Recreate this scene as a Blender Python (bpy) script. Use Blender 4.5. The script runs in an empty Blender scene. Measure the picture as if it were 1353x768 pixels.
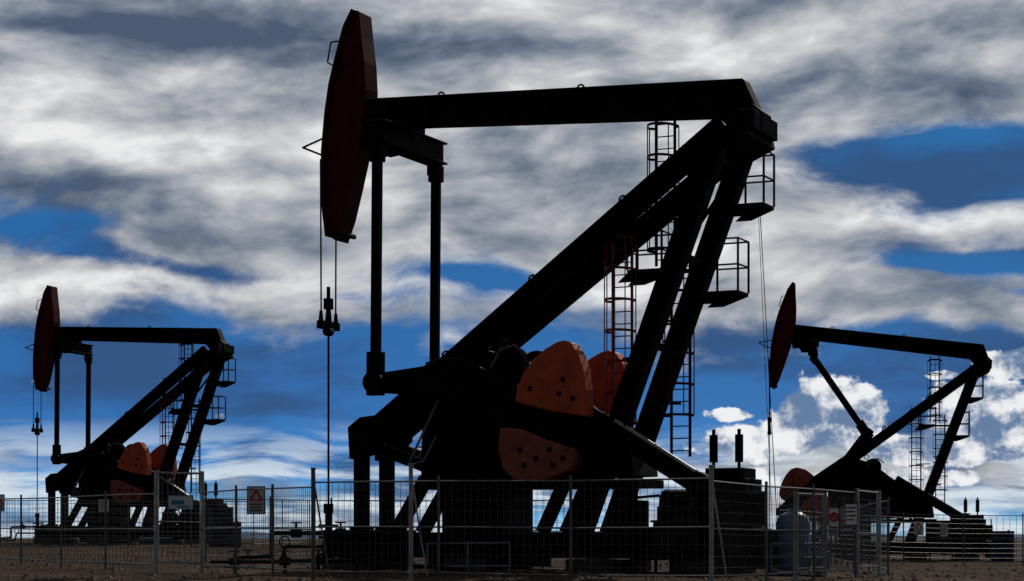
import bpy, math, random
from mathutils import Vector, Matrix
random.seed(7)
sc=bpy.context.scene
sc.view_settings.view_transform='Standard'
sc.view_settings.look='None'
sc.view_settings.exposure=0
SUN_EL=math.radians(38); SUN_AZ=math.radians(24)

# ------------------------------------------------------------ materials
def mat(name,col,rough=.6,spec=.3,metal=0,var=.35,scale=6,bump=0.0,rust=None,rustamt=.45):
    m=bpy.data.materials.new(name); m.use_nodes=True
    nt=m.node_tree; N=nt.nodes; L=nt.links
    b=N['Principled BSDF']
    b.inputs['Roughness'].default_value=rough
    b.inputs['Specular IOR Level'].default_value=spec
    b.inputs['Metallic'].default_value=metal
    tc=N.new('ShaderNodeTexCoord')
    n=N.new('ShaderNodeTexNoise'); n.inputs['Scale'].default_value=scale; n.inputs['Detail'].default_value=4
    n.inputs['Roughness'].default_value=.65
    L.new(tc.outputs['Object'],n.inputs['Vector'])
    r=N.new('ShaderNodeValToRGB')
    r.color_ramp.elements[0].position=.3; r.color_ramp.elements[1].position=.7
    r.color_ramp.elements[0].color=[c*(1-var) for c in col]+[1]
    r.color_ramp.elements[1].color=[min(1,c*(1+var)) for c in col]+[1]
    L.new(n.outputs['Fac'],r.inputs['Fac'])
    out=r.outputs['Color']
    if rust:
        n2=N.new('ShaderNodeTexNoise'); n2.inputs['Scale'].default_value=scale*.45; n2.inputs['Detail'].default_value=5
        n2.inputs['Roughness'].default_value=.75
        L.new(tc.outputs['Object'],n2.inputs['Vector'])
        r2=N.new('ShaderNodeValToRGB')
        r2.color_ramp.elements[0].position=.45; r2.color_ramp.elements[1].position=.75
        r2.color_ramp.elements[0].color=(0,0,0,1); r2.color_ramp.elements[1].color=(rustamt,)*3+(1,)
        L.new(n2.outputs['Fac'],r2.inputs['Fac'])
        mx=N.new('ShaderNodeMixRGB'); L.new(r2.outputs['Color'],mx.inputs['Fac'])
        L.new(out,mx.inputs['Color1']); mx.inputs['Color2'].default_value=list(rust)+[1]
        out=mx.outputs['Color']
    L.new(out,b.inputs['Base Color'])
    if bump>0:
        bp=N.new('ShaderNodeBump'); bp.inputs['Strength'].default_value=bump; bp.inputs['Distance'].default_value=.03
        L.new(n.outputs['Fac'],bp.inputs['Height']); L.new(bp.outputs['Normal'],b.inputs['Normal'])
    return m
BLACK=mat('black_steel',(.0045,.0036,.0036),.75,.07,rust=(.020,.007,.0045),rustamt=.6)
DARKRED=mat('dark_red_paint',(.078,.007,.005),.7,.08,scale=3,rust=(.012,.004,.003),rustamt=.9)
WEIGHT=mat('red_oxide_paint',(.58,.105,.042),.7,.15,scale=2.5,var=.18,rust=(.17,.045,.028),rustamt=.7,bump=.15)
WEIGHT2=mat('faded_red_paint',(.31,.085,.06),.75,.15,scale=2.5,var=.25,rust=(.07,.022,.018),rustamt=.8,bump=.15)
LADRED=mat('ladder_red_paint',(.20,.02,.015),.5,.3)
GALV=mat('galvanised_steel',(.38,.38,.38),.45,.5,metal=.3)
GALVD=mat('dull_galvanised_wire',(.12,.12,.125),.55,.4,metal=.2)
GREYP=mat('grey_paint',(.16,.19,.23),.5,.3)
DGREY=mat('dark_grey_paint',(.02,.02,.023),.6,.1)
CONC=mat('concrete',(.05,.045,.04),.9,.1,bump=.4)
WHITE=mat('white_sign_paint',(.75,.75,.75),.5,.3,var=.08)
SRED=mat('sign_red_paint',(.55,.03,.02),.5,.3,var=.1)
SBLK=mat('sign_black_paint',(.02,.02,.02),.5,.3)
SBLUE=mat('sign_blue_paint',(.05,.25,.5),.5,.3,var=.1)
TANK=mat('blue_plastic',(.12,.20,.34),.45,.4,var=.15,scale=2)
CABLE=mat('steel_cable',(.01,.01,.011),.6,.1)

# ------------------------------------------------------------ mesh builder
class MB:
    def __init__(s): s.v=[]; s.f=[]
    def add(s,vs,fs):
        o=len(s.v); s.v+= [Vector(v) for v in vs]; s.f+=[[i+o for i in f] for f in fs]; return s
    def box(s,c,d):
        x,y,z=c; a,b,e=d[0]/2,d[1]/2,d[2]/2
        vs=[(x+i*a,y+j*b,z+k*e) for i in(-1,1) for j in(-1,1) for k in(-1,1)]
        return s.add(vs,[(0,1,3,2),(4,6,7,5),(0,4,5,1),(2,3,7,6),(0,2,6,4),(1,5,7,3)])
    def bb(s,x0,x1,y0,y1,z0,z1): return s.box(((x0+x1)/2,(y0+y1)/2,(z0+z1)/2),(x1-x0,y1-y0,z1-z0))
    def bar(s,p0,p1,w,h,side=(0,1,0)):
        p0=Vector(p0);p1=Vector(p1);d=(p1-p0).normalized()
        sd=Vector(side); sd=(sd-d*sd.dot(d)).normalized(); up=sd.cross(d)
        vs=[p+sd*(j*w/2)+up*(k*h/2) for p in(p0,p1) for j in(-1,1) for k in(-1,1)]
        return s.add(vs,[(0,1,3,2),(4,6,7,5),(0,4,5,1),(2,3,7,6),(0,2,6,4),(1,5,7,3)])
    def ibar(s,p0,p1,w,h,t=.05):
        p0=Vector(p0);p1=Vector(p1);d=(p1-p0).normalized()
        sd=Vector((0,1,0)); sd=(sd-d*sd.dot(d)).normalized(); up=sd.cross(d)
        s.bar(p0,p1,w*.35,h-2*t)
        for k in(-1,1): s.bar(p0+up*k*(h/2-t/2),p1+up*k*(h/2-t/2),w,t)
        return s
    def cyl(s,p0,p1,r,n=8,r2=None,caps=True):
        p0=Vector(p0);p1=Vector(p1);d=(p1-p0)
        if d.length<1e-6:return s
        d.normalize(); a=Vector((0,0,1)) if abs(d.z)<.9 else Vector((1,0,0))
        e=d.cross(a).normalized(); g=d.cross(e); r2=r if r2 is None else r2
        vs=[]
        for p,rr in((p0,r),(p1,r2)):
            for i in range(n):
                t=2*math.pi*i/n; vs.append(p+e*math.cos(t)*rr+g*math.sin(t)*rr)
        fs=[(i,(i+1)%n,n+(i+1)%n,n+i) for i in range(n)]
        if caps: fs+=[tuple(range(n-1,-1,-1)),tuple(range(n,2*n))]
        return s.add(vs,fs)
    def tube(s,pts,r,n=5,close=False):
        pts=list(pts)
        if close: pts.append(pts[0])
        for a,b in zip(pts,pts[1:]): s.cyl(a,b,r,n)
        return s
    def ring(s,c,R,r,axis='y',n=14,a0=0,a1=2*math.pi):
        pts=[]
        for i in range(n+1):
            t=a0+(a1-a0)*i/n; u,v=math.cos(t)*R,math.sin(t)*R
            if axis=='y': pts.append((c[0]+u,c[1],c[2]+v))
            elif axis=='x': pts.append((c[0],c[1]+u,c[2]+v))
            else: pts.append((c[0]+u,c[1]+v,c[2]))
        return s.tube(pts,r)
    def prism(s,pts,w0,w1):
        n=len(pts)
        vs=[(p[0],w0,p[1]) for p in pts]+[(p[0],w1,p[1]) for p in pts]
        fs=[tuple(range(n)),tuple(range(2*n-1,n-1,-1))]+[(i,i+n,(i+1)%n+n,(i+1)%n) for i in range(n)]
        return s.add(vs,fs)
    def rot(s,piv,a):  # rotate in x-z plane
        c,si=math.cos(a),math.sin(a)
        for v in s.v:
            x,z=v.x-piv[0],v.z-piv[1]
            v.x=piv[0]+x*c-z*si; v.z=piv[1]+x*si+z*c
        return s
    def obj(s,name,m,parent=None,bevel=0,smooth=False,dz=0):
        me=bpy.data.meshes.new(name); me.from_pydata([(v.x,v.y,v.z+dz) for v in s.v],[],s.f); me.update()
        import bmesh
        b=bmesh.new(); b.from_mesh(me); bmesh.ops.recalc_face_normals(b,faces=b.faces); b.to_mesh(me); b.free()
        me.materials.append(m)
        o=bpy.data.objects.new(name,me); sc.collection.objects.link(o)
        if parent: o.parent=parent
        if bevel:
            bm=o.modifiers.new('bevel','BEVEL'); bm.width=bevel; bm.segments=2; bm.limit_method='ANGLE'
        if smooth:
            for p in me.polygons: p.use_smooth=True
        return o
def empty(name,loc=(0,0,0),rz=0):
    e=bpy.data.objects.new(name,None); sc.collection.objects.link(e); e.location=loc; e.rotation_euler=(0,0,rz); e.empty_display_size=.5
    return e

# ------------------------------------------------------------ terrain
def sstep(t): t=max(0,min(1,t)); return t*t*(3-2*t)
def gz(x,y):
    yy=min(y,115) if y>0 else 0
    if y>100: yy=115-15*math.exp(-(y-100)/15.)
    z=.0085*yy*(1-.93*sstep((x-2)/18.))
    if y>10 and y<300:
        z+=.018*math.sin(x*.9+1.3*math.sin(y*.35))*math.sin(y*.6+x*.2)+.012*math.sin(x*2.1+y*1.7)
    return z
def terrain():
    ys=[-300,-150,-60,-20,0]; y=10.
    while y<4500:
        ys.append(y); y+= .6 if y<125 else y*.05
    us=[-1+2*i/120 for i in range(121)]
    V=[];F=[]
    for y in ys:
        hw=max(60,y*1.1) if y>0 else 300
        for u in us:
            x=hw*(u*.35+.65*u**3); V.append((x,y,gz(x,y)))
    n=len(us)
    for j in range(len(ys)-1):
        for i in range(n-1): F.append((j*n+i,j*n+i+1,(j+1)*n+i+1,(j+1)*n+i))
    me=bpy.data.meshes.new('ground'); me.from_pydata(V,[],F); me.update()
    o=bpy.data.objects.new('ground',me); sc.collection.objects.link(o)
    for p in me.polygons: p.use_smooth=True
    m=bpy.data.materials.new('gravel_ground'); m.use_nodes=True; nt=m.node_tree;N=nt.nodes;L=nt.links
    b=N['Principled BSDF']; b.inputs['Roughness'].default_value=.95; b.inputs['Specular IOR Level'].default_value=.05
    tc=N.new('ShaderNodeTexCoord')
    def noise(s,d=8,r=.6):
        n=N.new('ShaderNodeTexNoise'); n.inputs['Scale'].default_value=s;n.inputs['Detail'].default_value=d;n.inputs['Roughness'].default_value=r
        L.new(tc.outputs['Object'],n.inputs['Vector']); return n
    n1=noise(.25,5); n2=noise(3,6,.78)
    vo=N.new('ShaderNodeTexVoronoi'); vo.inputs['Scale'].default_value=9; L.new(tc.outputs['Object'],vo.inputs['Vector'])
    r1=N.new('ShaderNodeValToRGB'); e=r1.color_ramp.elements
    e[0].position=.3;e[0].color=(.028,.018,.012,1);e[1].position=.72;e[1].color=(.115,.076,.050,1)
    L.new(n1.outputs['Fac'],r1.inputs['Fac'])
    r2=N.new('ShaderNodeValToRGB'); e=r2.color_ramp.elements
    e[0].position=.40;e[0].color=(.15,.15,.15,1);e[1].position=.64;e[1].color=(1.8,1.75,1.7,1)
    L.new(n2.outputs['Fac'],r2.inputs['Fac'])
    mx=N.new('ShaderNodeMixRGB');mx.blend_type='MULTIPLY';mx.inputs['Fac'].default_value=1
    L.new(r1.outputs['Color'],mx.inputs['Color1']);L.new(r2.outputs['Color'],mx.inputs['Color2'])
    L.new(mx.outputs['Color'],b.inputs['Base Color'])
    ad=N.new('ShaderNodeMath');ad.operation='ADD';L.new(n2.outputs['Fac'],ad.inputs[0]);L.new(vo.outputs['Distance'],ad.inputs[1])
    bp=N.new('ShaderNodeBump');bp.inputs['Strength'].default_value=1;bp.inputs['Distance'].default_value=.1
    L.new(ad.outputs[0],bp.inputs['Height']);L.new(bp.outputs['Normal'],b.inputs['Normal'])
    me.materials.append(m)
terrain()
# stones
mb=MB()
for i in range(6500):
    y=36+84*random.random()**1.3; x=y*random.uniform(-.29,.29)
    r=random.choice([.025,.03,.04,.05,.08])*random.uniform(.7,1.3)*(1 if random.random()<.97 else 1.8)
    z=gz(x,y); ph=random.random()*6; vs=[]
    for k in range(5):
        t=ph+k*1.2566; vs.append((x+math.cos(t)*r*random.uniform(.8,1.3),y+math.sin(t)*r*random.uniform(.8,1.3),z-.01+r*random.uniform(0,.3)))
    vs.append((x+random.uniform(-.3,.3)*r,y,z+r*random.uniform(.5,.9)))
    mb.add(vs,[(k,(k+1)%5,5) for k in range(5)])
STONE=mat('stone',(.12,.085,.065),.9,.1)
mb.obj('gravel_stones',STONE)
# low hills on the horizon
def hills():
    mb=MB(); n=260; V=[];F=[]
    for i in range(n):
        az=-.75+1.5*i/(n-1); 
        h=9+7*math.sin(az*9+1)+4*math.sin(az*31)+2.2*math.sin(az*77+.5)+1.2*math.sin(az*190)
        h*= .55+.6*math.exp(-((az+.08)/.09)**2)
        h=max(h,2.5)
        for (d,k) in((2600,0),(2900,.75),(3100,1.),(3600,0)):
            V.append((math.sin(az)*d,math.cos(az)*d,h*k if k else -3))
    for i in range(n-1):
        for k in range(3): a=i*4+k; F.append((a,a+4,a+5,a+1))
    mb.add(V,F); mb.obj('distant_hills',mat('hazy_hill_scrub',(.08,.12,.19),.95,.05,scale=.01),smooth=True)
hills()

# ------------------------------------------------------------ pumpjack
B=.43
def ladder(mb,s,w,z0,z1,cage=True,cz=None):
    for ds in(-.24,.24): mb.bar((s+ds,w,z0),(s+ds,w,z1),.05,.06)
    z=z0+.15
    while z<z1: mb.cyl((s-.24,w,z),(s+.24,w,z),.016,5); z+=.3
    if cage:
        cz=z0+1.8 if cz is None else cz
        hs=[]; z=cz
        while z<=z1+.01: hs.append(z); z+=.75
        arc=[(s+.38*math.cos(t),w-.1-.6*math.sin(t)) for t in [math.pi*i/8 for i in range(9)]]
        for z in hs:
            pts=[(s+.24,w,z)]+[(a,b,z) for a,b in arc]+[(s-.24,w,z)]
            for p,q in zip(pts,pts[1:]): mb.bar(p,q,.012,.06,side=(p[0]-s+.001,p[1]-w,0))
        for i in (0,2,4,6,8):
            mb.bar((arc[i][0],arc[i][1],hs[0]),(arc[i][0],arc[i][1],hs[-1]),.03,.02)
def platform(mb,s,w,z,a,b,h=1.25):
    mb.bb(s-a,s+a,w-b,w+b,z-.08,z)
    for i in(-1,1):
        for j in(-1,1): mb.bar((s+i*a,w+j*b,z),(s+i*a,w+j*b,z+h),.045,.045)
    for zz in(z+h*.5,z+h):
        mb.tube([(s-a,w-b,zz),(s+a,w-b,zz),(s+a,w+b,zz),(s-a,w+b,zz)],.024,5,True)
    mb.prism([(s-a,z-.08),(s+a,z-.08),(s-a*.6,z-.3),(s-a-.25,z-.3)],w-b,w-b+.04)
    mb.prism([(s-a,z-.08),(s+a,z-.08),(s-a*.6,z-.3),(s-a-.25,z-.3)],w+b-.04,w+b)

def pumpjack(name,X0,Y0,bz,phi,beam_rot,crank_rot):
    P=empty(name,(X0,Y0,bz),-phi); dz=-B
    piv=(5.35,10.85)
    # --- horse head
    front=[(-5.12,14.62),(-5.36,14.22),(-5.60,13.44),(-5.78,12.8),(-5.90,12.09),(-6.0,11.1),(-6.0,10.3),(-5.97,9.57),(-5.88,8.92)]
    back=[(-5.70,8.80),(-5.48,9.37),(-5.25,10.2),(-5.02,11.12),(-4.88,12.0),(-4.83,12.6),(-4.87,13.3),(-4.95,13.9),(-5.02,14.58)]
    h=MB().prism(front+back,-.34,.34)
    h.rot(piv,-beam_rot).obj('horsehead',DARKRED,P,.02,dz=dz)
    h=MB()
    for a,b in zip(front,front[1:]): h.bar((a[0]-.03,0,a[1]),(b[0]-.03,0,b[1]),.9,.07)
    h.rot(piv,-beam_rot).obj('horsehead_arc_plate',DARKRED,P,dz=dz)
    h=MB()
    h.tube([(-5.95,-.4,11.45),(-6.75,-.2,11.28),(-6.3,.2,11.08),(-5.95,.35,11.05)],.028)
    h.tube([(-5.55,-.45,13.85),(-5.68,-.6,13.8),(-5.78,-.6,13.3),(-5.72,-.45,13.25)],.022)
    h.cyl((-5.62,-.5,9.0),(-5.62,.5,9.0),.07)
    h.rot(piv,-beam_rot).obj('wireline_guard',BLACK,P,dz=dz)
    # --- walking beam
    h=MB()
    top=[(-4.95,12.36),(5.14,11.92)]; bot=[(3.6,11.17),(-4.9,11.66)]
    h.prism([top[0],top[1],(5.46,11.15),(4.3,11.12),bot[0],bot[1]],-.12,.12)
    h.bar((top[0][0],0,top[0][1]-.02),(top[1][0],0,top[1][1]-.02),.5,.06)
    h.bar((bot[1][0],0,bot[1][1]+.02),(4.6,0,11.14),.5,.06)
    h.bar((5.14,0,11.9),(5.5,0,11.12),.5,.06)
    for i in range(9):
        s=-4.2+i*1.1; zt=12.33-(s+4.9)*.0436; h.bb(s-.02,s+.02,-.23,.23,zt-.62,zt-.03)
    for s in(-2.85,.95):
        zt=12.36-(s+4.95)*.0436; h.ring((s,0,zt+.03),.09,.03,'y',10,0,math.pi)
    h.prism([(-5.2,12.3),(-4.3,12.25),(-3.9,11.7),(-4.2,11.2),(-4.9,11.1)],-.3,.3)
    # tail bearing
    h.prism([(4.5,11.16),(5.42,11.3),(5.66,11.1),(5.66,10.66),(4.95,10.66)],-.36,.36)
    h.bb(5.28,5.64,-.9,.9,10.62,11.06)
    # equaliser beam
    h.bb(-4.0,-3.6,-1.62,1.62,10.95,11.42)
    h.bb(-4.08,-3.52,-1.7,1.7,11.42,11.47); h.bb(-4.08,-3.52,-1.7,1.7,10.9,10.95)
    h.bb(-4.1,-3.5,-.4,.4,11.4,11.75)
    h.prism([(-4.9,11.65),(-4.4,10.9),(-3.6,11.0),(-3.5,11.65)],-.2,.2)
    for w in(-1.5,1.5): h.bb(-3.95,-3.65,w-.16,w+.16,10.6,10.92)
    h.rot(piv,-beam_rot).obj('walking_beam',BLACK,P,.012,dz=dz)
    # --- crank + weights, rotated about the slow shaft
    C=(-1.77,5.29)
    for sg in(-1,1):
        w=sg*1.38
        h=MB()
        h.prism([(-4.1,5.3),(-4.15,4.95),(-3.9,4.8),(-2.2,4.65),(-.2,3.75),(2.1,3.1),(2.4,3.25),(2.3,3.65),(.9,4.35),(-1.0,5.3),(-1.6,5.6),(-2.2,5.55),(-2.6,5.4),(-3.6,5.3)],w-.13,w+.13)
        h.cyl((C[0],w-.25,C[1]),(C[0],w+.25,C[1]),.28,16)
        h.cyl((-3.85,w-.2,5.04),(-3.85,w+.35*sg,5.04),.2,14)
        h.rot(C,crank_rot).obj('crank_arm',BLACK,P,.02,dz=dz)
        up=[(-.06,4.45),(.0,4.8),(.18,5.17),(.42,5.45),(.72,5.68),(1.02,5.83),(1.22,5.87),(1.40,5.78),(1.58,5.52),(1.70,5.15),(1.76,4.7),(1.78,4.05),(.9,4.2)]
        lo=[(-.45,3.85),(-.50,3.3),(-.36,2.85),(-.1,2.62),(.35,2.56),(.8,2.6),(1.35,2.78),(1.5,3.0),(1.5,3.3),(.7,3.55),(.1,3.8)]
        for poly,mt,nm in((up,WEIGHT,'upper_counterweight'),(lo,WEIGHT2,'lower_counterweight')):
            h=MB().prism(poly,w-.27,w+.27)
            h.rot(C,crank_rot).obj(nm,mt,P,.05,dz=dz)
        h=MB()
        for (x,z) in((.35,4.75),(1.2,4.95),(1.1,4.62),(1.45,4.5),(.1,3.3),(.5,3.1),(.85,3.3),(.2,2.95),(.95,2.95),(1.2,3.1)):
            y=w-.275 if sg<0 else w+.275
            h.box((x,y,z),(.10,.05,.10))
        h.rot(C,crank_rot).obj('counterweight_bolts',BLACK,P,dz=dz)
    # pitman arms between equaliser ends and crank pins
    def R(p,c,a):
        x,z=p[0]-c[0],p[1]-c[1]; return (c[0]+x*math.cos(a)-z*math.sin(a),c[1]+x*math.sin(a)+z*math.cos(a))
    t=R((-3.8,10.75),piv,-beam_rot); b=R((-3.85,5.04),C,crank_rot)
    h=MB()
    for w in(-1.58,1.58):
        d=Vector((b[0]-t[0],0,b[1]-t[1])).normalized()
        h.bar((t[0],w,t[1]),(b[0],w,b[1]),.2,.22)
        q=Vector((b[0],w,b[1])); h.bar(q-d*.75,q+d*.32,.26,.4)
        h.cyl((b[0],w-.2,b[1]),(b[0],w+.2,b[1]),.27,16)
        q=Vector((t[0],w,t[1])); h.bar(q-d*.12,q+d*.3,.26,.34)
    h.obj('pitman_arms',BLACK,P,.02,dz=dz)
    # --- samson post legs
    h=MB()
    for sg in(-1,1):
        a=(4.95,sg*.93,10.72); k=(-4.55,sg*.66,3.78)
        h.ibar(a,k,.38,.50)
        h.bb(-4.92,-4.58,sg*.66-.13,sg*.66+.13,1.35,3.9)
        h.bb(-5.0,-4.5,sg*.66-.2,sg*.66+.2,1.35,1.5)
        h.prism([(-5.0,3.2),(-5.05,4.0),(-4.7,4.25),(-4.1,4.3),(-4.1,3.7),(-4.5,3.3)],sg*.66-.2,sg*.66+.2)
        h.ibar((4.85,sg*.9,10.6),(1.35,sg*.95,1.3),.42,.48)
        for f in(.25,.5,.75):
            q=Vector(a).lerp(Vector(k),f); h.ring((q.x-.17,q.y,q.z+.21),.1,.03,'y',10)
        h.bar((-4.5,sg*.66,3.55),(-2.8,sg*.66,2.95),.25,.3)
        h.bar((-2.9,sg*.7,2.7),(-3.75,sg*.7,1.35),.28,.3)
        h.bar((1.0,sg*.7,2.9),(.25,sg*.7,1.35),.28,.28)
    # cross ties
    for f in(.06,.30,.52):
        q=Vector((4.85,0,10.6)).lerp(Vector((1.35,0,1.3)),f); h.bar((q.x,-.9,q.z),(q.x,.9,q.z),.16,.16,side=(1,0,0))
    for f in(.12,.94):
        q=Vector((4.95,0,10.72)).lerp(Vector((-4.55,0,3.78)),f); h.bar((q.x,-.75,q.z),(q.x,.75,q.z),.2,.2,side=(1,0,0))
    q0=Vector((4.85,-.9,10.6)).lerp(Vector((1.35,-.9,1.3)),.30);q1=Vector((4.85,.9,10.6)).lerp(Vector((1.35,.9,1.3)),.06)
    h.bar(q0,q1,.08,.08)
    h.prism([(4.3,10.3),(4.5,10.75),(5.5,10.68),(5.55,10.45),(5.0,10.2)],-1.0,1.0)
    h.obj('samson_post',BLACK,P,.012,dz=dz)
    # --- gearbox
    h=MB()
    h.prism([(-3.0,2.6),(-2.95,4.7),(-2.55,5.35),(-1.9,5.75),(-1.2,5.8),(-.5,5.55),(.3,4.9),(1.2,4.3),(2.5,3.7),(2.65,2.7)],-.82,.82)
    h.bb(-3.1,2.75,-.95,.95,2.42,2.62)
    h.bb(-2.4,-.7,-.85,.85,1.35,2.42)
    h.cyl((-.55,-1.05,5.45),(-.55,-.6,5.45),.42,20)
    h.cyl((-.6,.8,5.4),(-.6,1.1,5.4),.5,20)
    h.ring((-.9,-.5,5.95),.12,.03,'y')
    h.bb(-1.9,-1.5,-.2,.2,5.7,5.95)
    for x in(-2.3,-1.2,.2,1.4): h.bb(x-.03,x+.03,-.9,.9,2.6,3.6)
    h.obj('gearbox',BLACK,P,.03,dz=dz)
    h=MB(); h.tube([(-.95,-1.1,5.3),(-.7,-1.1,5.75),(-.3,-1.1,5.85),(0,-1.1,5.6)],.03)
    h.obj('brake_lever',GALVD,P,dz=dz)
    # belt guard from gearbox to engine
    h=MB(); h.bar((.6,-1.02,4.75),(4.35,-1.02,2.45),.28,.46); h.cyl((4.35,-1.18,2.45),(4.35,-.86,2.45),.3,16)
    h.obj('belt_guard',BLACK,P,.03,dz=dz)
    h=MB(); h.bar((2.3,-1.02,3.97),(4.45,-1.02,2.66),.3,.03); h.bar((2.3,-1.1,4.0),(4.4,-1.1,2.71),.05,.05)
    h.obj('belt_guard_cap',GALV,P,dz=dz)
    # inclined service ladder
    h=MB()
    for w in(-1.12,-.98+.24): h.bar((-3.15,w,3.1),(-2.35,w,4.6),.03,.05)
    for i in range(6):
        f=i/5; h.cyl((-3.1+.7*f,-1.12,3.2+1.3*f),(-3.1+.7*f,-.74,3.2+1.3*f),.018,5)
    h.tube([(-3.25,-1.15,3.0),(-2.75,-1.15,3.1),(-2.4,-1.15,3.7)],.02)
    h.obj('service_ladder',GREYP,P,dz=dz)
    # --- skid
    h=MB()
    for w in(-1.0,1.0): 
        h.ibar((-5.5,w,1.05),(5.3,w,1.05),.4,.62)
        h.bb(-5.6,-4.2,w-.25,w+.25,1.3,1.42)
    for x in(-5.3,-4.3,-2.6,-.6,1.4,3.0,5.0): h.bb(x-.15,x+.15,-1.0,1.0,.8,1.3)
    for x in(-5.0,3.2,4.6): h.bb(x-.2,x+.2,-1.1,1.1,.7,.8)
    h.bb(-2.6,-.4,-1.3,1.3,.5,1.3)
    h.bb(2.3,5.4,-1.35,1.2,1.36,1.44)
    h.obj('skid_base',BLACK,P,.01,dz=dz)
    h=MB()
    for x in(-4.9,-1.5,1.7,4.4): h.bb(x-.55,x+.55,-1.4,1.4,.2,.72)
    h.obj('footings',CONC,P,.02,dz=dz)
    # --- engine, motor
    h=MB()
    h.bb(4.2,5.35,-.6,.6,1.44,2.6); h.bb(4.3,5.25,-.45,.45,2.6,2.85)
    h.cyl((3.2,-.2,1.95),(4.15,-.2,1.95),.42,18); h.bb(3.3,4.1,-.5,.1,1.44,1.6)
    h.bb(2.4,3.0,-1.2,-.7,1.44,2.1); h.cyl((2.7,-.9,2.1),(2.7,-.9,2.5),.1)
    h.cyl((5.5,-.3,1.5),(5.5,-.3,2.3),.22,14); h.bb(5.35,5.95,-.55,.5,.5,1.4)
    for i in range(9): h.bb(4.25+i*.12,4.3+i*.12,-.63,-.6,1.55,2.5)
    h.cyl((4.0,-1.0,1.44),(4.0,-1.0,2.2),.2,12); h.bb(3.4,3.9,-1.25,-.95,1.44,1.95)
    for i in range(14): 
        x=random.uniform(2.6,5.6); h.box((x,random.uniform(-1.3,-.6),random.uniform(.7,2.0)),(random.uniform(.1,.35),.2,random.uniform(.1,.4)))
    h.tube([(2.4,-1.3,1.6),(2.8,-1.3,2.15),(3.5,-1.3,2.2),(3.7,-1.3,1.6)],.04)
    h.tube([(4.1,-1.25,.7),(4.9,-1.25,.8),(5.6,-1.0,1.6),(5.6,-.9,2.6)],.035)
    h.obj('drive_engine',BLACK,P,.015,dz=dz)
    h=MB()
    for s,w in((4.32,.1),(4.95,.1)):
        h.cyl((s,w,2.8),(s,w,3.05),.04); h.cyl((s,w,3.0),(s,w,3.65),.1,12); h.cyl((s,w,3.65),(s,w,3.78),.045)
    h.obj('exhaust_mufflers',BLACK,P,dz=dz)
    # --- ladders and platforms
    h=MB(); ladder(h,1.75,.75,2.4,8.7,True,4.0); h.obj('caged_ladder',LADRED,P,dz=dz)
    h=MB(); ladder(h,3.05,1.3,3.2,8.3,True,4.2); h.obj('caged_ladder',DARKRED,P,dz=dz)
    h=MB(); ladder(h,2.75,1.05,7.85,11.45,True,8.2); h.obj('caged_ladder',BLACK,P,dz=dz)
    h=MB(); platform(h,4.95,1.25,9.2,.36,.4,1.25); platform(h,4.2,1.45,7.17,.4,.4,1.25); platform(h,2.35,1.0,7.75,.45,.35,.9)
    h.bar((4.2,.95,9.15),(4.7,1.2,9.15),.1,.1); h.bar((3.5,.95,7.1),(3.95,1.4,7.1),.1,.1)
    h.bar((1.9,.75,7.68),(3.6,1.0,7.68),.1,.1)
    for z in(4.0,5.6): h.bar((1.75,.75,z),(2.5,.9,z+.02),.06,.06)
    for z in(4.5,6.0): h.bar((2.7,1.0,z),(3.05,1.3,z),.06,.06)
    h.obj('service_platforms',BLACK,P,dz=dz)
    # --- bridle, carrier bar, polished rod
    dzz=.0+ (5.35+5.9)*math.sin(beam_rot)
    h=MB(); cb=6.68+dzz*.9; sx=-6.1
    for w in(-.4,.4): h.cyl((sx,w,10.9+dzz*.5),(sx,w*.92,cb+.1),.022,6)
    h.cyl((sx,0,cb),(sx,0,1.9),.028,6)
    h.obj('bridle_cables',CABLE,P,dz=dz)
    h=MB(); h.bar((sx,-.46,cb),(sx,.46,cb),.16,.2,side=(1,0,0)); h.cyl((sx,0,cb),(sx,0,cb+.5),.1,8,.06)
    for w in(-.38,.38): h.cyl((sx,w,cb+.05),(sx,w,cb+.35),.07,8,.04)
    h.bb(sx-.09,sx+.09,-.1,.1,cb+.42,cb+.7); h.cyl((sx,0,cb+.7),(sx,0,cb+1.0),.05)
    h.cyl((sx,-.1,cb-.15),(sx,.1,cb-.15),.12,10)
    h.obj('carrier_bar',BLACK,P,dz=dz)
    # --- wellhead
    h=MB()
    h.cyl((sx,0,.2),(sx,0,1.3),.16,12); h.cyl((sx,0,1.3),(sx,0,1.9),.09,10); h.cyl((sx,0,1.85),(sx,0,2.1),.13,10)
    for z in(.75,.95,1.2,1.5): h.cyl((sx,0,z),(sx,0,z+.07),.26,12)
    for sgn,ln in((-1,1.6),(1,.6)):
        h.cyl((sx,0,1.35),(sx+sgn*ln,0,1.35),.06); h.cyl((sx+sgn*ln*.6-.12,0,1.35),(sx+sgn*ln*.6+.12,0,1.35),.13,10)
        h.cyl((sx+sgn*ln*.6,0,1.35),(sx+sgn*ln*.6,0,1.62),.03); h.ring((sx+sgn*ln*.6,0,1.62),.13,.02,'z')
    h.tube([(sx-1.6,0,1.35),(sx-1.7,0,1.3),(sx-1.7,0,.75),(sx-2.6,-.2,.7),(sx-2.7,-.2,.5)],.055,8)
    h.tube([(sx-.1,0,1.0),(sx-1.0,-.5,1.0),(sx-1.1,-.5,.6),(sx-3.0,-.9,.6)],.045,8)
    h.ring((sx-1.0,-.52,1.12),.15,.02,'y'); h.ring((sx-2.3,-.2,.9),.13,.02,'z'); h.cyl((sx-2.3,-.2,.7),(sx-2.3,-.2,.9),.025)
    h.obj('wellhead',BLACK,P,smooth=False,dz=dz)
    return P
D=math.radians
pumpjack('pumpjack',.806,50,B,D(25),0,0)
pumpjack('pumpjack',-20.54,111,.94,D(20),0,0)
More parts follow.
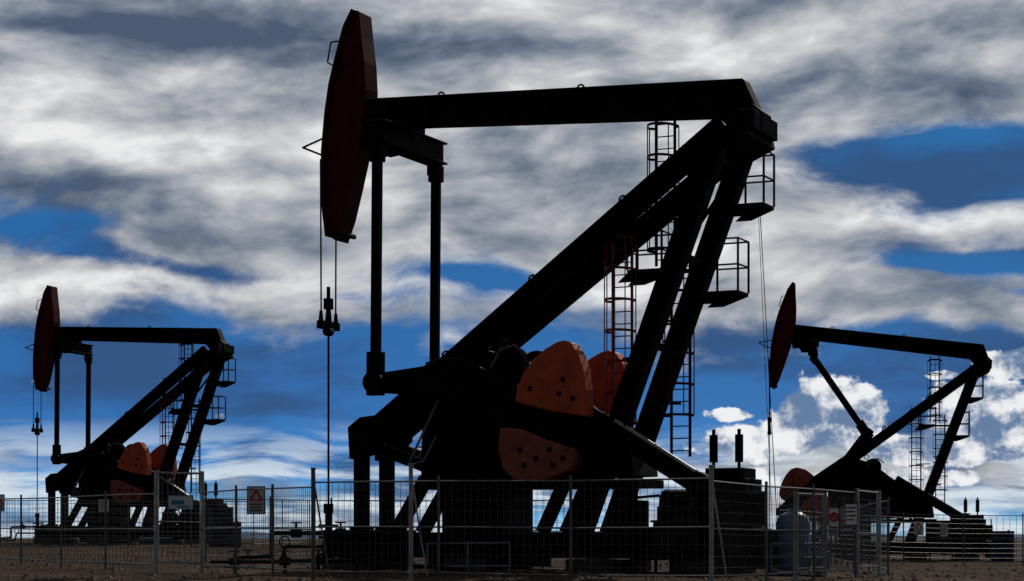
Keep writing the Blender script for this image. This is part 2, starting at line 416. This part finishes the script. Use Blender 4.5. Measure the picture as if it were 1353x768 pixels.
pumpjack('pumpjack',20.0,110,.06,D(9),.078,D(-122))

# guy wires on main unit
mb=MB(); mb.cyl((5.9,48.7,9.2),(6.75,51.5,.35),.010,4); mb.cyl((5.85,48.6,9.2),(6.55,51.0,.35),.007,4)
mb.obj('guy_wire',CABLE)

# ------------------------------------------------------------ fences
def fence(pts,H=2.0,step=2.6,wire=.12,rw=.005,postr=.03,postmat=GALVD,gap_to_ground=.12,hs=(0.03,.5,.97),zbase=None):
    P=empty('wire_fence',(0,0,0)); posts=MB(); w=MB()
    for a,b in zip(pts,pts[1:]):
        a=Vector((a[0],a[1],0));b=Vector((b[0],b[1],0)); Ln=(b-a).length; n=max(1,round(Ln/step))
        for i in range(n+1):
            q=a.lerp(b,i/n); z=gz(q.x,q.y)+random.uniform(-.01,.02); posts.cyl((q.x,q.y,z-.2),(q.x+random.uniform(-.015,.015),q.y,z+H+.05),postr,7)
        for i in range(n):
            q0=a.lerp(b,i/n);q1=a.lerp(b,(i+1)/n); z0=gz(q0.x,q0.y);z1=gz(q1.x,q1.y)
            for f in hs:
                zz=gap_to_ground+f*(H-gap_to_ground); posts.cyl((q0.x,q0.y,z0+zz),(q1.x,q1.y,z1+zz),postr*.6,5)
            m=int((q1-q0).length/wire)
            for k in range(1,m):
                q=q0.lerp(q1,k/m); z=z0+(z1-z0)*k/m; w.cyl((q.x,q.y,z+gap_to_ground),(q.x,q.y,z+H*.97),rw,3,caps=False)
            m=int(H/.22)
            for k in range(1,m):
                zz=gap_to_ground+(H-gap_to_ground)*k/m; w.cyl((q0.x,q0.y,z0+zz),(q1.x,q1.y,z1+zz),rw*.8,3,caps=False)
    posts.obj('posts_and_rails',postmat,P); w.obj('mesh_wires',GALVD,P)
    return P
R0=(3.71,38.0); L0=(-4.03,41.6); G1=(-7.3,48.1); G0=(-8.35,48.0); R1=(8.78,48.9)
fence([R0,L0],2.05,2.75,.14)
fence([L0,G1],1.95,2.3)
fence([R0,(7.9,47.0)],2.0,3.2)
fence([(-8.4,48.1),(-17,62),(-24,88)],1.9,3.0,.25,.006)
fence([(-26,92),(-12,95),(-10,101)],2.2,3.0,.3,.008)
fence([(9.2,50),(13.5,92)],1.9,3.2,.3,.006)
fence([(11,84),(24.5,88)],2.2,3.0,.3,.009)
fence([(2,62),(-4,66),(-9,60)],1.9,3.0,.25,.006)
# gates (tall light posts, framed leaf)
def gate(p,q,H,leaf=True):
    P=empty('fence_gate'); a=MB()
    for t in(p,q):
        z=gz(*t); a.cyl((t[0],t[1],z-.2),(t[0],t[1],z+H),.055,10)
    z0=gz(*p);z1=gz(*q)
    a.cyl((p[0],p[1],z0+H-.05),(q[0],q[1],z1+H-.05),.025,6); a.cyl((p[0],p[1],z0+.25),(q[0],q[1],z1+.25),.025,6); a.cyl((p[0],p[1],z0+H*.5),(q[0],q[1],z1+H*.5),.02,6)
    a.obj('gate_frame',GALV,P)
    w=MB(); n=8
    for k in range(1,n):
        f=k/n; x=p[0]+(q[0]-p[0])*f;y=p[1]+(q[1]-p[1])*f; w.cyl((x,y,z0+.25),(x,y,z0+H-.05),.008,4)
    for k in range(1,9):
        zz=.25+(H-.3)*k/9; w.cyl((p[0],p[1],z0+zz),(q[0],q[1],z1+zz),.006,4)
    w.obj('gate_mesh',GALVD,P)
gate(G0,G1,2.4)
gate((7.95,47.1),(8.78,48.9),2.05)
gate((6.0,43.2),(6.0+.9,43.2+1.9),1.9)
# bright corner posts
for (x,y,h) in((R0[0],R0[1],2.2),(-2.0,40.7,2.3),(L0[0],L0[1],2.25)):
    z=gz(x,y); m=MB(); m.cyl((x-.01,y-.08,z-.2),(x-.01,y-.08,z+h),.045,10); m.cyl((x-.01,y-.08,z+h),(x-.01,y-.08,z+h+.04),.055,10)
    m.cyl((x-.01,y-.08,z+h-.15),(x+.3,y+.1,z+.1),.02,6)
    m.obj('fence_post',GALV if x>-3 else GALVD)

# ------------------------------------------------------------ signs
def sign(px,y,zc,w,h,kind,name,rz=0):
    x=px
    P=empty(name,(x,y,zc),rz); MB().box((0,0,0),(w,.02,h)).obj('panel',WHITE,P)
    a=MB()
    for sx in(-1,1): a.box((sx*(w/2-.01),-.012,0),(.02,.01,h))
    for sz in(-1,1): a.box((0,-.0125,sz*(h/2-.01)),(w-.04,.01,.02))
    a.obj('border',SBLK if kind!='blue' else SBLUE,P)
    if kind=='tri':
        t=w*.4; MB().prism([(-t,-.02*h),(t,-.02*h),(0,h*.42)],-.02,-.0105).obj('red_triangle',SRED,P)
        MB().prism([(-t*.5,.03*h),(t*.5,.03*h),(0,h*.28)],-.024,-.0205).obj('triangle_centre',WHITE,P)
        a=MB()
        for k,l in enumerate((.7,.6,.65)): a.box((0,-.016,-h*(.14+.11*k)),(w*l,.01,h*.045))
        a.obj('lettering',SBLK,P)
    if kind=='no':
        MB().ring((0,-.02,h*.15),w*.32,.025,'y',18).obj('red_ring',SRED,P)
        MB().bar((-w*.22,-.02,h*.15+w*.22),(w*.22,-.02,h*.15-w*.22),.01,.04).obj('red_bar',SRED,P)
        a=MB()
        for k in range(3): a.box((0,-.016,-h*(.22+.09*k)),(w*.7,.01,h*.04))
        a.obj('lettering',SBLK,P)
    if kind=='blue':
        a=MB()
        a.box((-w*.1,-.016,0),(w*.5,.01,h*.3)); a.box((w*.1,-.016,-h*.3),(w*.5,.01,h*.1)); a.obj('lettering',SBLUE,P)
    if kind=='txt':
        a=MB()
        for k,l in enumerate((.75,.6,.7,.5)): a.box((-w*(.75-l)*.4,-.016,h*(.3-.18*k)),(w*l,.01,h*.06))
        a.obj('lettering',SBLK,P)
def wx(px,Y): return (px-676.5)/2700*Y
def wz(py,Y): return 1.2+(712-py)/2700*Y
sign(wx(340,45.3),45.1,wz(661,45),.40,.62,'tri','warning_sign')
sign(wx(240,48),47.85,wz(664,48),.60,.34,'blue','information_sign')
sign(wx(1098,45.6),45.2,wz(689,45.5),.26,.62,'no','prohibition_sign')
sign(wx(1121,46.2),45.8,wz(680,46),.30,.5,'txt','information_sign')
sign(wx(4,60),59.5,wz(665,60),.35,.5,'tri','warning_sign')
sign(wx(1008,60),60,wz(695,60),.22,.45,'tri','warning_sign')
sign(wx(1211,86),85.6,wz(698,86),.4,.6,'tri','warning_sign')
sign(wx(1245,86),85.6,wz(701,86),.35,.55,'txt','information_sign')
sign(wx(128,90),91.5,wz(668,91),.5,.6,'txt','information_sign')

# ------------------------------------------------------------ chemical tank
def tank():
    x,y=wx(1048,47.5),47.5; z=gz(x,y)
    P=empty('chemical_tank',(x,y,z)); m=MB()
    prof=[(.0,.12),(.38,.12),(.42,.18),(.42,.5),(.40,.54),(.42,.58),(.42,.9),(.40,.94),(.42,.98),(.42,1.22),(.36,1.36),(.2,1.45),(.13,1.46),(.13,1.55),(0,1.55)]
    n=28;V=[];F=[]
    for r,zz in prof:
        for i in range(n): t=2*math.pi*i/n; V.append((r*math.cos(t)*.95,r*math.sin(t)*.95,zz))
    for j in range(len(prof)-1):
        for i in range(n): F.append((j*n+i,j*n+(i+1)%n,(j+1)*n+(i+1)%n,(j+1)*n+i))
    m.add(V,F); m.obj('tank_body',TANK,P,smooth=True)
    m=MB()
    for k in range(5): m.bb(-.6,.7,-.55+k*.25,-.42+k*.25,.08,.12)
    for k in(-.5,.05,.6): m.bb(k-.05,k+.05,-.55,.58,-.02,.08)
    for a in(-.58,.68):
        m.cyl((a,-.55,0),(a,-.55,.75),.025)
    m.cyl((-.58,-.55,.72),(.68,-.55,.72),.022); m.cyl((-.58,-.55,.4),(.68,-.55,.4),.022)
    m.obj('pallet_frame',GREYP,P)
    m=MB(); m.bb(.45,.8,-.3,.1,.12,.55); m.cyl((.6,-.1,.55),(.6,-.1,.8),.06,10); m.tube([(.4,-.2,.3),(.5,-.3,.3),(.6,-.3,.45)],.02)
    m.obj('dosing_pump',GREYP,P,.01)
tank()
# drums near the right hand unit and electrical cabinets
def drum(px,Y,r,h,mt,name):
    x=wx(px,Y); z=gz(x,Y); P=empty(name,(x,Y,z)); m=MB()
    for a,b,rr in((0,.03,1.03),(.03,h*.33,1),(h*.33,h*.36,1.04),(h*.36,h*.66,1),(h*.66,h*.69,1.04),(h*.69,h-.03,1),(h-.03,h,1.03)): m.cyl((0,0,a),(0,0,b),r*rr,20)
    m.obj('drum_shell',mt,P); MB().cyl((r*.5,0,h),(r*.5,0,h+.05),.05,8).obj('bung',BLACK,P)
DB=mat('dark_blue_steel',(.015,.025,.05),.6,.1)
drum(1325,100,.55,1.5,DB,'storage_drum'); drum(292,98,.6,1.9,DB,'storage_drum'); drum(308,97,.4,1.2,DB,'storage_drum')
def cabinet(px,Y,w,h,name='control_cabinet'):
    x=wx(px,Y); z=gz(x,Y); P=empty(name,(x,Y,z))
    MB().bb(-w/2,w/2,-.25,.25,.35,h).obj('housing',BLACK,P,.02)
    m=MB().bb(-w/2-.05,w/2+.05,-.32,.32,h,h+.05)
    for i in(-1,1): m.bb(i*w*.4-.04,i*w*.4+.04,-.04,.04,-.05,.35)
    m.bb(-w*.4,w*.4,-.27,-.253,.5,h-.15); m.obj('legs_and_roof',DGREY,P)
cabinet(1245,103,1.6,2.0); cabinet(1268,104,.9,2.4); cabinet(905,47.3,.8,1.5); cabinet(878,46.9,.5,1.2); cabinet(965,46,.55,1.55)
# pipe manifold on the ground left of the main wellhead
m=MB(); P=empty('pipe_manifold')
pts=[(-6.4,47.2),(-5.2,46.8),(-4.4,46.4),(-3.5,46.2)]
prev=None
for x,y in pts:
    z=gz(x,y); m.cyl((x,y,z),(x,y,z+.45),.04,8); m.ring((x,y,z+.52),.13,.018,'z'); m.cyl((x,y,z+.4),(x,y,z+.52),.02)
    m.cyl((x-.12,y,z+.28),(x+.12,y,z+.28),.1,10)
    if prev: m.cyl(prev,(x,y,z+.28),.045,8)
    prev=(x,y,z+.28)
m.cyl(prev,(-1.0,45.2,gz(-1,45.2)+.15),.045,8)
m.obj('pipes_and_valves',BLACK,P)
# yard rail light pipe under the unit
m=MB(); P=empty('pipe_rail')
for x in(-1.9,-1.0,-.05): z=gz(x,46); m.cyl((x,46,z),(x,46,z+.75),.025,6)
for k in(.2,.72): m.cyl((-1.9,46,gz(-1.9,46)+k),(-.05,46,gz(-.05,46)+k),.022,6)
m.obj('rail',GREYP,P)

# ------------------------------------------------------------ world: sky with clouds
w=bpy.data.worlds.new('World'); sc.world=w; w.use_nodes=True
try:
    w.cycles.sampling_method='MANUAL'; w.cycles.sample_map_resolution=256
except Exception: pass
nt=w.node_tree;N=nt.nodes;L=nt.links
for n in list(N): N.remove(n)
out=N.new('ShaderNodeOutputWorld'); bg=N.new('ShaderNodeBackground'); L.new(bg.outputs[0],out.inputs[0])
def S(v,i):
    if isinstance(v,(int,float)): i.default_value=v
    else: L.new(v,i)
def M(op,a,b=None,c=None,clamp=False):
    n=N.new('ShaderNodeMath'); n.operation=op; n.use_clamp=clamp
    S(a,n.inputs[0])
    if b is not None:S(b,n.inputs[1])
    if c is not None:S(c,n.inputs[2])
    return n.outputs[0]
add=lambda a,b:M('ADD',a,b); sub=lambda a,b:M('SUBTRACT',a,b); mul=lambda a,b:M('MULTIPLY',a,b)
tc=N.new('ShaderNodeTexCoord'); sp=N.new('ShaderNodeSeparateXYZ'); L.new(tc.outputs['Generated'],sp.inputs[0])
U=mul(M('ARCTAN2',sp.outputs[0],sp.outputs[1]),4.0)
V=mul(M('ARCSINE',sp.outputs[2]),4.0)
def vec(u,v):
    c=N.new('ShaderNodeCombineXYZ'); S(u,c.inputs[0]);S(v,c.inputs[1]); return c.outputs[0]
def vma(v,s,o):  # v*s+o
    n=N.new('ShaderNodeVectorMath'); n.operation='MULTIPLY_ADD'; L.new(v,n.inputs[0]); n.inputs[1].default_value=s; n.inputs[2].default_value=o
    return n.outputs[0]
def noise(v,su,sv,k,scale=1,detail=8,rough=.6,du=0,dv=0):
    n=N.new('ShaderNodeTexNoise'); n.noise_dimensions='2D'; L.new(vma(v,(su,sv,0),(k*3.7+du,k*1.9+dv,0)),n.inputs['Vector']); n.inputs['Scale'].default_value=scale
    n.inputs['Detail'].default_value=detail;n.inputs['Roughness'].default_value=rough
    return n.outputs['Fac']
def gsum(v,items,acc=0.0,op='ADD'):
    for (x,y,sx,sy,amp) in items:
        a=675/sx;b=675/sy
        q=vma(v,(a,b,0),(-(x-676.5)/675*a,-(712-y)/675*b,0))
        dp=N.new('ShaderNodeVectorMath'); dp.operation='DOT_PRODUCT'; L.new(q,dp.inputs[0]);L.new(q,dp.inputs[1])
        e=M('POWER',.36788,dp.outputs['Value'])
        if op=='ADD': acc=M('MULTIPLY_ADD',e,amp,acc)
        else: acc=M('MAXIMUM',M('MULTIPLY',e,amp),acc)
    return acc
def smooth(x,a,b):
    n=N.new('ShaderNodeMapRange'); n.interpolation_type='SMOOTHSTEP'; S(x,n.inputs['Value']); n.inputs['From Min'].default_value=a;n.inputs['From Max'].default_value=b
    return n.outputs[0]
def ramp(x,stops,interp='LINEAR'):
    r=N.new('ShaderNodeValToRGB'); cr=r.color_ramp; cr.interpolation=interp; S(x,r.inputs[0])
    while len(cr.elements)<len(stops): cr.elements.new(.5)
    for e,(p,c) in zip(cr.elements,stops):
        e.position=p; e.color=(c,c,c,1) if isinstance(c,(int,float)) else tuple(c)+(1,)
    return r.outputs[0]
def mix(f,a,b,t='MIX'):
    m=N.new('ShaderNodeMixRGB'); m.blend_type=t; S(f,m.inputs[0])
    for v,i in((a,m.inputs[1]),(b,m.inputs[2])):
        if isinstance(v,tuple): i.default_value=v+(1,)
        else: L.new(v,i)
    return m.outputs[0]
P0=vec(U,V)
w1=sub(noise(P0,1,1.3,3.1,1.5,2),.5); w2=sub(noise(P0,1,1.3,9.7,1.9,2),.5)
Uw=M('MULTIPLY_ADD',w1,.20,U); Vw=M('MULTIPLY_ADD',w2,.09,V)
PW=vec(Uw,Vw)
PT=vec(Uw,M('MULTIPLY_ADD',Uw,-.05,Vw))
V01=mul(V,.9)
# clear sky
nish=N.new('ShaderNodeTexSky'); nish.sky_type='NISHITA'; nish.sun_disc=False; nish.sun_elevation=SUN_EL; nish.sun_rotation=SUN_AZ
nish.air_density=1; nish.dust_density=.3; nish.ozone_density=2
clear=ramp(V01,[(0,(.36,.60,.82)),(.05,(.11,.38,.72)),(.13,(.016,.17,.53)),(.23,(.007,.085,.33)),(.40,(.006,.078,.27)),(.7,(.006,.095,.28)),(1,(.008,.10,.28))])
clear=mix(1.0,clear,mix(1.0,nish.outputs[0],(.004,.008,.012),'MULTIPLY'),'ADD')
# blue-grey veil in the middle band
veil=noise(PT,1.0,3.4,12.0,1.5,5,.58)
col=mix(mul(smooth(veil,.40,.64),.8),clear,(.034,.078,.19))
# high cloud deck
n1=noise(PT,1.1,2.7,1.0,1.5,7,.55)
n2=noise(PT,3.8,8.5,4.0,1.6,5,.60)
dens=add(mul(sub(n1,.5),2.4),mul(sub(n2,.5),1.1))
cov=ramp(mul(Vw,.9),[(0,.42),(.05,.50),(.11,.48),(.17,.30),(.22,.08),(.34,.10),(.385,.58),(.44,.80),(.55,.80),(.75,.95),(1,1.1)])
g=gsum(PW,((1270,214,210,33,1.5),(1345,245,120,30,1.1),(1310,360,160,28,1.4),(1190,362,70,12,.6),(50,322,100,18,.85),(160,352,120,12,.75),(620,372,90,18,1.0),(330,362,140,11,.6),(720,385,60,10,.5),(1340,400,60,10,.6),(480,395,80,10,.4)))
d=sub(M('MULTIPLY_ADD',sub(cov,.42),1.6,dens),g)
alpha=smooth(d,-.28,.46)
# cloud shading: soft relief lit from the upper right
s1=noise(PT,1.15,3.0,21.0,1.6,6,.53); s1b=noise(PT,1.15,3.0,21.0,1.6,5,.53,.06,.14)
sh=add(mul(sub(s1,s1b),1.55),mul(sub(s1,.5),1.1))
sh=M('MULTIPLY_ADD',sub(n2,.5),.50,sh)
sh=gsum(PW,((150,415,330,34,.20),(950,330,450,120,.10),(150,55,200,30,-.26),(560,70,260,36,-.20),(120,270,240,24,-.18),(1000,110,300,60,.12),(650,300,260,36,-.10),(1250,290,200,26,.16),(1200,20,260,30,-.08),(60,160,160,40,.08)),sh)
sh=add(sh,.52)
cc=ramp(sh,[(0,(.075,.105,.165)),(.22,(.155,.19,.25)),(.42,(.29,.32,.365)),(.6,(.45,.465,.495)),(.78,(.62,.625,.64)),(1,(.86,.86,.86))])
col=mix(mul(alpha,.97),col,cc)
# low bright streaks near the horizon
n4=noise(PW,1.3,10,31.0,2.0,5,.6)
lowm=ramp(V01,[(0,1),(.10,.95),(.16,.5),(.21,0),(1,0)])
col=mix(mul(smooth(n4,.40,.60),lowm),col,(.66,.75,.82))
# cumulus heaps
n5=noise(P0,1,1.15,41.0,6.0,7,.62); n6=noise(P0,1,1.15,41.0,6.0,6,.62,.016,.035)
cm=gsum(P0,((1090,550,88,42,1.3),(1025,584,110,24,1.05),(1180,590,100,18,.95),(1310,560,95,52,1.3),(1340,488,62,24,1.05),(960,548,60,12,.75),(1240,606,130,16,1.0),(293,552,11,5,.72),(935,513,8,4,.7),(1150,632,180,14,.9),(1240,500,40,8,.6)),0.0,'MAX')
a5=smooth(add(cm,mul(sub(n5,.5),1.9)),.44,.58)
lit=smooth(add(mul(sub(n5,n6),3.2),mul(sub(n5,.5),1.0)),-.36,.42)
col=mix(mul(a5,.96),col,mix(lit,(.13,.21,.36),(.88,.89,.90)))
# unseen sky behind the camera is dimmed to lower ambient light on objects
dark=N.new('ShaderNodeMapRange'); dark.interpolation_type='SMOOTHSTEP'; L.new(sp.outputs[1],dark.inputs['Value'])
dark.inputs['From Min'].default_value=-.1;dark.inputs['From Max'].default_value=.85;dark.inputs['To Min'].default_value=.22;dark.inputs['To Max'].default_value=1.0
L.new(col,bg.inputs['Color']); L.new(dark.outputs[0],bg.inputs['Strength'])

# ------------------------------------------------------------ sun
sl=bpy.data.lights.new('sun','SUN'); sl.energy=2.4; sl.angle=math.radians(.5); sl.color=(1,.95,.87)
so=bpy.data.objects.new('sun',sl); sc.collection.objects.link(so)
d=Vector((math.sin(SUN_AZ)*math.cos(SUN_EL),math.cos(SUN_AZ)*math.cos(SUN_EL),math.sin(SUN_EL)))
so.rotation_euler=d.to_track_quat('Z','Y').to_euler()

# ------------------------------------------------------------ camera
cd=bpy.data.cameras.new('camera'); co=bpy.data.objects.new('camera',cd); sc.collection.objects.link(co)
co.location=(0,0,1.2); co.rotation_euler=(math.radians(90),0,0)
cd.sensor_width=36; cd.lens=36*2700/1353; cd.shift_y=(712-384)/1353; cd.clip_start=.1; cd.clip_end=20000
sc.camera=co
